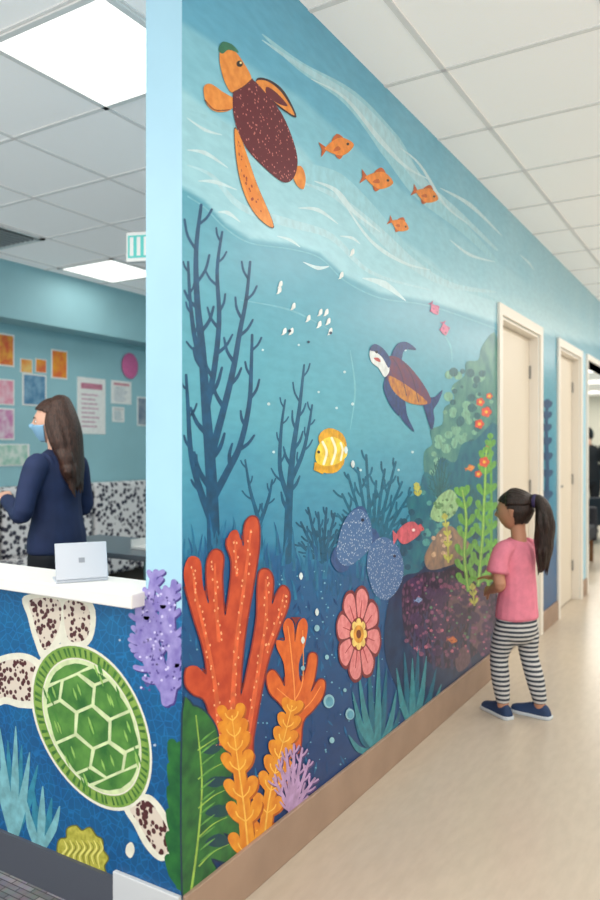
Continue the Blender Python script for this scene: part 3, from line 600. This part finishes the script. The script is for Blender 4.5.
# ================================================================== PEOPLE
def tube(bm,pts,rad,ref=(1,0,0),seg=18,n=4,cap=.9):
    R=[(r,r) if not isinstance(r,(tuple,list)) else r for r in rad]
    Q=smooth_path([tuple(p)+tuple(r) for p,r in zip(pts,R)],n)
    P=[Vector(q[:3]) for q in Q]; rr=[[max(.001,q[3]),max(.001,q[4])] for q in Q]
    if cap:
        t0=(P[0]-P[1]).normalized(); t1=(P[-1]-P[-2]).normalized(); r0=min(rr[0])*cap; r1=min(rr[-1])*cap
        pre=[];post=[]
        for a in (80,55,28):
            a=math.radians(a); pre.append((P[0]+t0*r0*math.sin(a),[x*math.cos(a) for x in rr[0]])); 
        for a in (28,55,80):
            a=math.radians(a); post.append((P[-1]+t1*r1*math.sin(a),[x*math.cos(a) for x in rr[-1]]))
        P=[x[0] for x in pre]+P+[x[0] for x in post]; rr=[x[1] for x in pre]+rr+[x[1] for x in post]
    rings=[]; ref=Vector(ref)
    for i,p in enumerate(P):
        t=(P[min(i+1,len(P)-1)]-P[max(i-1,0)]).normalized(); s=(ref-t*ref.dot(t))
        if s.length<.05: s=Vector((0,1,0))-t*t.y
        s.normalize(); u=t.cross(s)
        rings.append([bm.verts.new(p+s*rr[i][0]*math.cos(2*math.pi*k/seg)+u*rr[i][1]*math.sin(2*math.pi*k/seg)) for k in range(seg)])
    for a,b in zip(rings,rings[1:]):
        for k in range(seg): bm.faces.new((a[k],a[(k+1)%seg],b[(k+1)%seg],b[k]))
    bm.faces.new(rings[0][::-1]); bm.faces.new(rings[-1])
def finish(name,bm,m,parent,voxel=.006,sm=4,fac=.5):
    bmesh.ops.recalc_face_normals(bm,faces=bm.faces[:])
    me=bpy.data.meshes.new(name); bm.to_mesh(me); bm.free(); me.materials.append(m); o=bpy.data.objects.new(name,me); COL.objects.link(o); o.parent=parent
    if voxel:
        r=o.modifiers.new('r','REMESH'); r.mode='VOXEL'; r.voxel_size=voxel; r.use_smooth_shade=True
        if sm: s=o.modifiers.new('s','SMOOTH'); s.iterations=sm; s.factor=fac
    else:
        for p in me.polygons: p.use_smooth=True
    return o
def hand(bm,wrist,d,nrm,L,side,curl=.5,wr=.018):
    d=Vector(d).normalized(); n=Vector(nrm); n=(n-d*n.dot(d)).normalized(); s=d.cross(n)*side; w=Vector(wrist)
    tube(bm,[w-d*.01,w+d*L*.12,w+d*L*.32,w+d*L*.5],[(wr,wr*.8),(L*.17,L*.1),(L*.22,L*.095),(L*.21,L*.075)],ref=s,n=3,seg=14)
    for k,(o_,ln) in enumerate([(.155,.42),(.052,.48),(-.052,.45),(-.15,.35)]):
        b=w+d*L*.48+s*L*o_; dd=(d+s*o_*.5).normalized(); pts=[b]; a=0
        for f in (.42,.32,.26):
            a+=curl*.6; pts.append(pts[-1]+(dd*math.cos(a)+n*math.sin(a))*ln*L*f)
        tube(bm,pts,[L*.052,L*.05,L*.045,L*.036],ref=s,n=3,seg=10)
    b=w+d*L*.14+s*L*.14; dt=(d*.62+s*.68+n*.25).normalized()
    tube(bm,[b,b+dt*L*.2,b+dt*L*.2+(d*.85+s*.3+n*.3).normalized()*L*.17,b+dt*L*.2+(d*.95+s*.1+n*.35).normalized()*L*.29],[L*.075,L*.062,L*.052,L*.04],ref=n,n=3,seg=10)
def gs(x,s): return math.exp(-(x*x)/(s*s))
def headshape(p,W,D,Hh,k=1.0):
    x,y,z=p; X=x;Y=y;Z=z
    if z<0: X*=1-.34*(-z)**1.6
    else: X*=1-.05*z
    if z<0 and y>0: Y*=1-.42*(-z)**1.1
    if z<0 and y<0: Y*=1-.10*(-z)**2
    if y<0:
        f=min(1,-y*1.6)
        Y-=f*(.20*gs(x,.13)*gs(z+.20,.13)+.12*gs(x,.09)*gs(z+.06,.16))*k
        Y+=f*.07*(gs(x-.36,.17)+gs(x+.36,.17))*gs(z-.02,.12)*k
        Y-=f*.04*gs(z-.2,.12)*gs(x,.5)*k
        Y-=f*(.075*gs(x,.22)*(gs(z+.46,.055)+gs(z+.59,.06)))*k
        Y+=f*.03*gs(x,.25)*gs(z+.525,.03)*k
        Y-=f*.09*gs(x,.22)*gs(z+.82,.16)*k
        Y-=f*.03*(gs(x-.5,.2)+gs(x+.5,.2))*gs(z+.28,.2)*k
    return Vector((X*W/2,Y*D/2,Z*Hh/2))
def head(parent,loc,yaw,W,D,Hh,skin,hair,eyec=(40,28,22),pitch=0,mask=None,hairline=.38,ears=True):
    e=bpy.data.objects.new('head',None); COL.objects.link(e); e.parent=parent; e.location=loc; e.rotation_euler=(pitch,0,yaw); e.empty_display_size=.05
    bm=bmesh.new(); bmesh.ops.create_icosphere(bm,subdivisions=5,radius=1)
    for v in bm.verts: v.co=headshape(v.co,W,D,Hh)
    for s in (-1,1):
        tube(bm,[(s*W*.47,D*.04,-Hh*.12),(s*W*.51,D*.05,-Hh*.03),(s*W*.535,D*.07,Hh*.05)],[(W*.03,D*.045),(W*.035,D*.07),(W*.03,D*.08)],ref=(1,0,0),n=3,seg=12)
    finish('face',bm,skin,e,None)
    for s in (-1,1):
        q=headshape((s*.34,-.92,.02),W,D,Hh); 
        for nm,c in (('eye',(238,236,232)),('iris',eyec)):
            bm=bmesh.new(); bmesh.ops.create_uvsphere(bm,u_segments=14,v_segments=10,radius=1)
            for v in bm.verts: v.co=Vector((v.co.x*W*.085*(1 if nm=='eye' else .5),v.co.y*D*.04*(1 if nm=='eye' else .55),v.co.z*Hh*(.035 if nm=='eye' else .034)))+Vector((q.x,q.y+(D*.012 if nm=='eye' else -D*.018),q.z))
            finish(nm,bm,mat('eye_%s_%d'%(nm,c[0]),c,rough=.2),e,None)
        bm=bmesh.new(); pts=[headshape((s*a,-math.sqrt(max(0,1-a*a-.04)),b),W,D,Hh)+Vector((0,-D*.008,0)) for a,b in ((.16,.17),(.34,.215),(.54,.17))]
        tube(bm,pts,[Hh*.008,Hh*.012,Hh*.006],n=3,seg=8); finish('eyebrow',bm,hair,e,None)
    bm=bmesh.new()
    pts=[headshape((a,-math.sqrt(max(0,1-a*a-.27)),-.525),W,D,Hh)+Vector((0,D*.004,0)) for a in (-.24,-.1,0,.1,.24)]
    tube(bm,pts,[Hh*.006,Hh*.02,Hh*.022,Hh*.02,Hh*.006],n=3,seg=10); finish('lips',bm,mat('lips',(170,92,84),rough=.45),e,None)
    bm=bmesh.new(); bmesh.ops.create_icosphere(bm,subdivisions=5,radius=1)
    kill=[v for v in bm.verts if (v.co.y<-.12+.25*max(0,-v.co.z) and v.co.z<hairline+.25*(-v.co.y-.3)) or v.co.z<-.62 or (ears and abs(v.co.x)>.8 and v.co.z<.12 and v.co.y<.2)]
    bmesh.ops.delete(bm,geom=kill,context='VERTS')
    for v in bm.verts:
        d=v.co.copy(); k=(1.075 if ears else 1.13)+.02*math.sin(d.x*30+d.y*8)*.5; v.co=headshape(d,W,D,Hh,0)*k
    o=finish('hair_cap',bm,hair,e,None); s=o.modifiers.new('s','SOLIDIFY'); s.thickness=Hh*.035; s.offset=-1
    if mask:
        bm=bmesh.new(); bmesh.ops.create_icosphere(bm,subdivisions=5,radius=1)
        kill=[v for v in bm.verts if not(v.co.y<-.28 and -.86<v.co.z<-.02-.12*abs(v.co.x))]
        bmesh.ops.delete(bm,geom=kill,context='VERTS')
        for v in bm.verts: v.co=headshape(v.co,W,D,Hh,.75)*1.05; v.co.y-=D*.03
        o=finish('face_mask',bm,mask,e,None); s=o.modifiers.new('s','SOLIDIFY'); s.thickness=.002
        for s in (-1,1):
            bm=bmesh.new(); tube(bm,[headshape((s*.8,-.5,-.2),W,D,Hh)*1.04,(s*W*.53,-D*.1,-Hh*.02),(s*W*.54,D*.06,Hh*.03)],[.0015]*3,seg=6); finish('mask_loop',bm,mask,e,None)
    return e
def shoe(parent,loc,yaw,L,m,ms,name='shoe'):
    e=bpy.data.objects.new(name,None); COL.objects.link(e); e.parent=parent; e.location=loc; e.rotation_euler=(0,0,yaw)
    secs=[(.5,.16,.10),(.42,.26,.36),(.25,.28,.42),(.05,.27,.40),(-.15,.29,.28),(-.32,.31,.22),(-.45,.26,.17),(-.5,.14,.11)]
    bm=bmesh.new(); rings=[]
    for y,w_,h in secs:
        r=[]
        for k in range(16):
            a=2*math.pi*k/16; x=math.cos(a)*w_*.5*L*1.15; z=math.sin(a); z=(z*h*L*.72 if z>0 else z*.05*L)+.05*L; r.append(bm.verts.new((x,y*L-.22*L,z+.02*L)))
        rings.append(r)
    for a,b in zip(rings,rings[1:]):
        for k in range(16): bm.faces.new((a[k],a[(k+1)%16],b[(k+1)%16],b[k]))
    bm.faces.new(rings[0]); bm.faces.new(rings[-1]); bmesh.ops.recalc_face_normals(bm,faces=bm.faces[:])
    o=finish('upper',bm,m,e,None); o.modifiers.new('s','SUBSURF').levels=1; o.modifiers['s'].render_levels=2
    bm=bmesh.new(); lo=[];hi=[]
    outl=[(w_*.5*L*1.22,y*L*1.03-.22*L) for y,w_,h in secs]; outl=outl+[(-x,y) for x,y in outl[::-1]]
    for x,y in outl: lo.append(bm.verts.new((x,y,0))); hi.append(bm.verts.new((x,y,.085*L)))
    n_=len(lo)
    for k in range(n_): bm.faces.new((lo[k],lo[(k+1)%n_],hi[(k+1)%n_],hi[k]))
    bm.faces.new(lo); bm.faces.new(hi[::-1]); bmesh.ops.recalc_face_normals(bm,faces=bm.faces[:])
    o=finish('sole',bm,ms,e,None); md=o.modifiers.new('b','BEVEL'); md.width=.003; md.segments=2
    bm=bmesh.new()
    for k in range(3):
        y=-.08*L-k*.09*L-.12*L; z=(.36-.05*k)*L*.72+.05*L
        tube(bm,[(-.09*L,y,z-.012),(0,y,z+.004),(.09*L,y,z-.012)],[.003]*3,seg=6)
    finish('laces',bm,ms,e,None)
skin_g=mat('skin_child',(190,138,112),rough=.5,var=.02); skin_w=mat('skin_woman',(218,170,146),rough=.5,var=.02)
hair_g=mat('hair_dark',(40,28,24),rough=.4,var=.35,scale=30,stretch=(6,6,1),bump=.5); hair_w=mat('hair_brown',(46,31,25),rough=.42,c2=(80,52,40),scale=26,stretch=(6,6,1),bump=.5)
pink=mat('tshirt_pink',(226,132,154),rough=.8,var=.03,scale=25,bump=.25)
def stripe_mat():
    m=bpy.data.materials.new('striped_leggings'); m.use_nodes=True; nt=m.node_tree; b=nt.nodes['Principled BSDF']; b.inputs['Roughness'].default_value=.85
    tc=nt.nodes.new('ShaderNodeTexCoord'); wv=nt.nodes.new('ShaderNodeTexWave'); wv.bands_direction='Z'; wv.inputs['Scale'].default_value=14; wv.inputs['Distortion'].default_value=.5; wv.inputs['Detail'].default_value=0; wv.inputs['Detail Scale'].default_value=.3
    r=nt.nodes.new('ShaderNodeValToRGB'); r.color_ramp.elements[0].position=.46; r.color_ramp.elements[1].position=.56; r.color_ramp.elements[0].color=rgb((58,66,78)); r.color_ramp.elements[1].color=rgb((208,208,208))
    nt.links.new(tc.outputs['Object'],wv.inputs['Vector']); nt.links.new(wv.outputs['Fac'],r.inputs[0]); nt.links.new(r.outputs[0],b.inputs['Base Color']); return m
G=empty('girl',(.287,2.17,0),math.radians(-113))
bm=bmesh.new()
tube(bm,[(0,0,.485),(0,0,.54),(0,.005,.62),(0,.0,.70),(0,-.002,.77),(0,0,.825),(0,.005,.858)],[(.118,.095),(.112,.09),(.102,.083),(.1,.08),(.105,.08),(.095,.068),(.055,.05)],cap=.25)
tube(bm,[(.06,0,.825),(.105,.0,.812),(.128,-.004,.77),(.14,-.004,.715)],[.045,.047,.047,.054],cap=.2)
tube(bm,[(-.06,0,.825),(-.105,-.01,.812),(-.13,-.045,.775),(-.138,-.075,.74)],[.045,.047,.047,.052],cap=.2)
finish('tshirt',bm,pink,G,.005,5)
bm=bmesh.new()
tube(bm,[(0,.005,.42),(0,.005,.50)],[(.105,.085),(.1,.082)])
tube(bm,[(.052,0,.47),(.06,-.03,.38),(.066,-.055,.29),(.068,-.045,.18),(.07,-.03,.085)],[.062,.056,.045,.044,.034])
tube(bm,[(-.052,0,.47),(-.06,.015,.38),(-.066,.02,.29),(-.068,.055,.18),(-.07,.08,.085)],[.062,.056,.045,.044,.034])
finish('leggings',bm,stripe_mat(),G,.005,4)
bm=bmesh.new()
tube(bm,[(0,.01,.80),(0,.012,.86),(0,.005,.92),(0,0,.96)],[(.05,.04),(.038,.038),(.036,.037),(.04,.045)])
tube(bm,[(.09,0,.82),(.12,0,.77),(.138,.0,.70),(.14,.01,.655),(.10,-.05,.628),(.05,-.12,.60)],[.034,.034,.03,.028,.026,.019])
hand(bm,(.045,-.128,.597),(-.42,-.85,-.2),(-.6,.3,-.2),.115,1,.45,.018)
tube(bm,[(-.09,0,.82),(-.125,-.05,.77),(-.142,-.11,.715),(-.142,-.14,.695),(-.136,-.20,.66),(-.13,-.25,.63)],[.034,.034,.03,.028,.025,.019])
hand(bm,(-.13,-.255,.628),(.05,-1,-.12),(0,.0,-1),.11,-1,.25,.018)
tube(bm,[(.07,-.03,.11),(.07,-.028,.055)],[.026,.028]); tube(bm,[(-.07,.08,.11),(-.07,.08,.055)],[.026,.028])
finish('arms_and_neck',bm,skin_g,G,.0028,4)
hd=head(G,(0,-.012,1.0),math.radians(16),.145,.175,.195,skin_g,hair_g,pitch=math.radians(4))
bm=bmesh.new()
tube(bm,[(0,.075,.045),(0,.115,.05),(0,.14,.01),(-.0,.145,-.07),(.005,.135,-.16),(.005,.12,-.25),(0,.11,-.29)],[.03,.03,.038,.044,.042,.028,.01],seg=20)
for k in range(11):
    a=k*.6; wv_=.01*math.sin(k*2.1); tube(bm,[(math.cos(a)*.02,.135+math.sin(a)*.02,.02),(math.cos(a)*.038+wv_,.145+math.sin(a)*.034,-.06),(math.cos(a)*.036-wv_,.135+math.sin(a)*.034,-.14),(math.cos(a)*.034+wv_,.13+math.sin(a)*.03,-.2),(math.cos(a+.4)*.022,.118+math.sin(a)*.02,-.27-.02*(k%3))],[.012,.014,.013,.011,.003],seg=8)
finish('ponytail',bm,hair_g,hd,.004,2)
bm=bmesh.new(); 
for k in range(12):
    a=math.radians(-80+160*k/11); tube(bm,[(math.sin(a)*.07,-.045+abs(math.sin(a))*.03,.062*math.cos(a)+.02),(math.sin(a)*.076,.0,.075*math.cos(a)+.03),(math.sin(a)*.05,.065,.05*math.cos(a)+.03),(0,.09,.045)],[.006,.011,.012,.012],seg=8)
finish('hair_strands',bm,hair_g,hd,.004,2)
bm=bmesh.new(); tube(bm,[(0,.098,.048),(0,.112,.046)],[.034,.034],cap=.1); finish('hair_band',bm,mat('hair_band',(60,50,90)),hd,None)
navy=mat('shoe_navy',(42,62,98),rough=.7,var=.05); sole=mat('shoe_sole',(206,214,222),rough=.6)
shoe(G,(.07,-.03,0),math.radians(-12),.2,navy,sole,'shoe_left'); shoe(G,(-.07,.08,0),math.radians(14),.2,navy,sole,'shoe_right')
def adult(name,loc,theta,cloth,trouser,skin,hair,yaw,arms,mask=None,longhair=True,s=1.0):
    Wm=empty(name,loc,theta); Wm.scale=(s,s,s)
    bm=bmesh.new()
    tube(bm,[(0,.01,.80),(0,.01,.88),(0,.01,.97),(0,0,1.06),(0,0,1.15),(0,.005,1.22),(0,.01,1.275),(0,.015,1.31)],[(.185,.125),(.18,.122),(.155,.11),(.15,.115),(.165,.12),(.17,.105),(.12,.08),(.06,.055)],cap=.2)
    for sd,(el,wr,_) in zip((1,-1),arms):
        S=Vector((sd*.165,.01,1.235)); E=Vector(el); Wr=Vector(wr)
        tube(bm,[S-Vector((sd*.07,0,0)),S,S.lerp(E,.5)+Vector((sd*.012,0,0)),E,E.lerp(Wr,.5),Wr],[.055,.062,.052,.046,.041,.034],cap=.4)
    finish('jacket',bm,cloth,Wm,.007,5)
    bm=bmesh.new(); tube(bm,[(0,.01,.76),(0,.01,.86)],[(.175,.12),(.16,.11)])
    for sd in (1,-1): tube(bm,[(sd*.085,.01,.78),(sd*.095,0,.62),(sd*.095,-.01,.44),(sd*.095,.01,.25),(sd*.095,.02,.09)],[.095,.082,.06,.055,.045])
    finish('trousers',bm,trouser,Wm,.008,4)
    bm=bmesh.new(); tube(bm,[(0,.015,1.26),(0,.015,1.33),(0,.005,1.40)],[(.06,.055),(.05,.052),(.052,.06)])
    for sd,(el,wr,hdv) in zip((1,-1),arms):
        E=Vector(el); Wr=Vector(wr); d=(Wr-E).normalized(); tube(bm,[Wr-d*.04,Wr+d*.02],[.026,.024]); hand(bm,Wr+d*.015,hdv,(0,.3,-1),.165,sd,.5,.023)
    finish('neck_and_hands',bm,skin,Wm,.0035,3)
    h=head(Wm,(0,-.01,1.455),yaw,.155,.195,.225,skin,hair,mask=mask,ears=not longhair)
    for sd in (1,-1): shoe(Wm,(sd*.095,.02,0),sd*-.1,.25,mat('shoe_black',(28,28,32),rough=.5),mat('shoe_black',(28,28,32)),'shoe_%s'%('left' if sd>0 else 'right'))
    if longhair:
        bm=bmesh.new()
        tube(bm,[(0,.03,.09),(0,.045,.03),(0,.07,-.06),(0,.085,-.16),(0,.10,-.25),(0,.105,-.32)],[(.078,.06),(.094,.07),(.112,.07),(.128,.062),(.128,.05),(.08,.028)],seg=24)
        rr=random.Random(3)
        for k in range(40):
            a=math.radians(-42+264*k/39); x=math.cos(a); y=math.sin(a)*.8; l=rr.uniform(.28,.38); ww=.018*math.sin(k*1.7)
            tube(bm,[(x*.06,.02+y*.055,.085),(x*.092,.02+y*.075,.0),(x*.105+ww,.045+y*.07,-.10),(x*.124-ww,.075+y*.055,-.18),(x*.138+ww,.09+y*.05,-.25),(x*.115-ww,.11+y*.035,-l)],[.014,.017,.02,.019,.016,.004],seg=8)
        finish('long_hair',bm,hair,h,.006,2)
    return Wm
navy_j=mat('jacket_navy',(38,50,84),rough=.8,var=.06,scale=10,bump=.3)
adult('receptionist',(-1.735,1.075,.006),math.radians(-76),navy_j,mat('trouser_black',(30,32,38),rough=.8),skin_w,hair_w,math.radians(26),
  [((.24,-.02,1.0),(.10,-.22,1.06),(-.6,-.6,.25)),((-.25,-.0,1.0),(-.12,-.2,1.02),(.6,-.7,.3))],mask=mat('mask_blue',(140,184,214),rough=.8),s=.985)
adult('distant_visitor',(-.93,11.0,0),math.radians(200),mat('coat_black',(30,30,34),rough=.8),MATS['trouser_black'],skin_w,mat('hair_black',(24,20,20)),0,
  [((.21,.0,1.0),(.19,-.06,.8),(0,-.1,-1)),((-.21,.0,1.0),(-.19,-.06,.8),(0,-.1,-1))],longhair=False,s=1.06)
def lounge(x,y,r):
    e=empty('lounge_armchair',(x,y,0),r); md=mat('chair_dark',(44,46,54),rough=.7)
    boxes('seat',[(-.3,.3,-.3,.28,.28,.44)],md,e,bevel=.03); boxes('back',[(-.3,.3,.2,.34,.4,.86)],md,e,bevel=.04)
    boxes('arms',[(-.38,-.29,-.3,.32,.24,.64),(.29,.38,-.3,.32,.24,.64)],md,e,bevel=.03)
    boxes('legs',[(a,a+.04,b,b+.04,0,.28) for a in (-.34,.3) for b in (-.26,.24)],mat('leg_wood',(120,84,56)),e)
lounge(-.55,7.35,math.radians(90)); lounge(-.8,9.8,math.radians(150))
# ================================================================== CAMERA
cd=bpy.data.cameras.new('camera'); co=bpy.data.objects.new('camera',cd); COL.objects.link(co); scene.camera=co
co.location=CAM; co.rotation_euler=(math.pi/2,0,YAW); cd.sensor_fit='VERTICAL'; cd.sensor_height=36; cd.sensor_width=24; cd.lens=FPX/900*36; cd.clip_start=.05
cd.dof.use_dof=True; cd.dof.focus_distance=2.5; cd.dof.aperture_fstop=2.2
scene.view_settings.view_transform='Standard'; scene.view_settings.look='None'
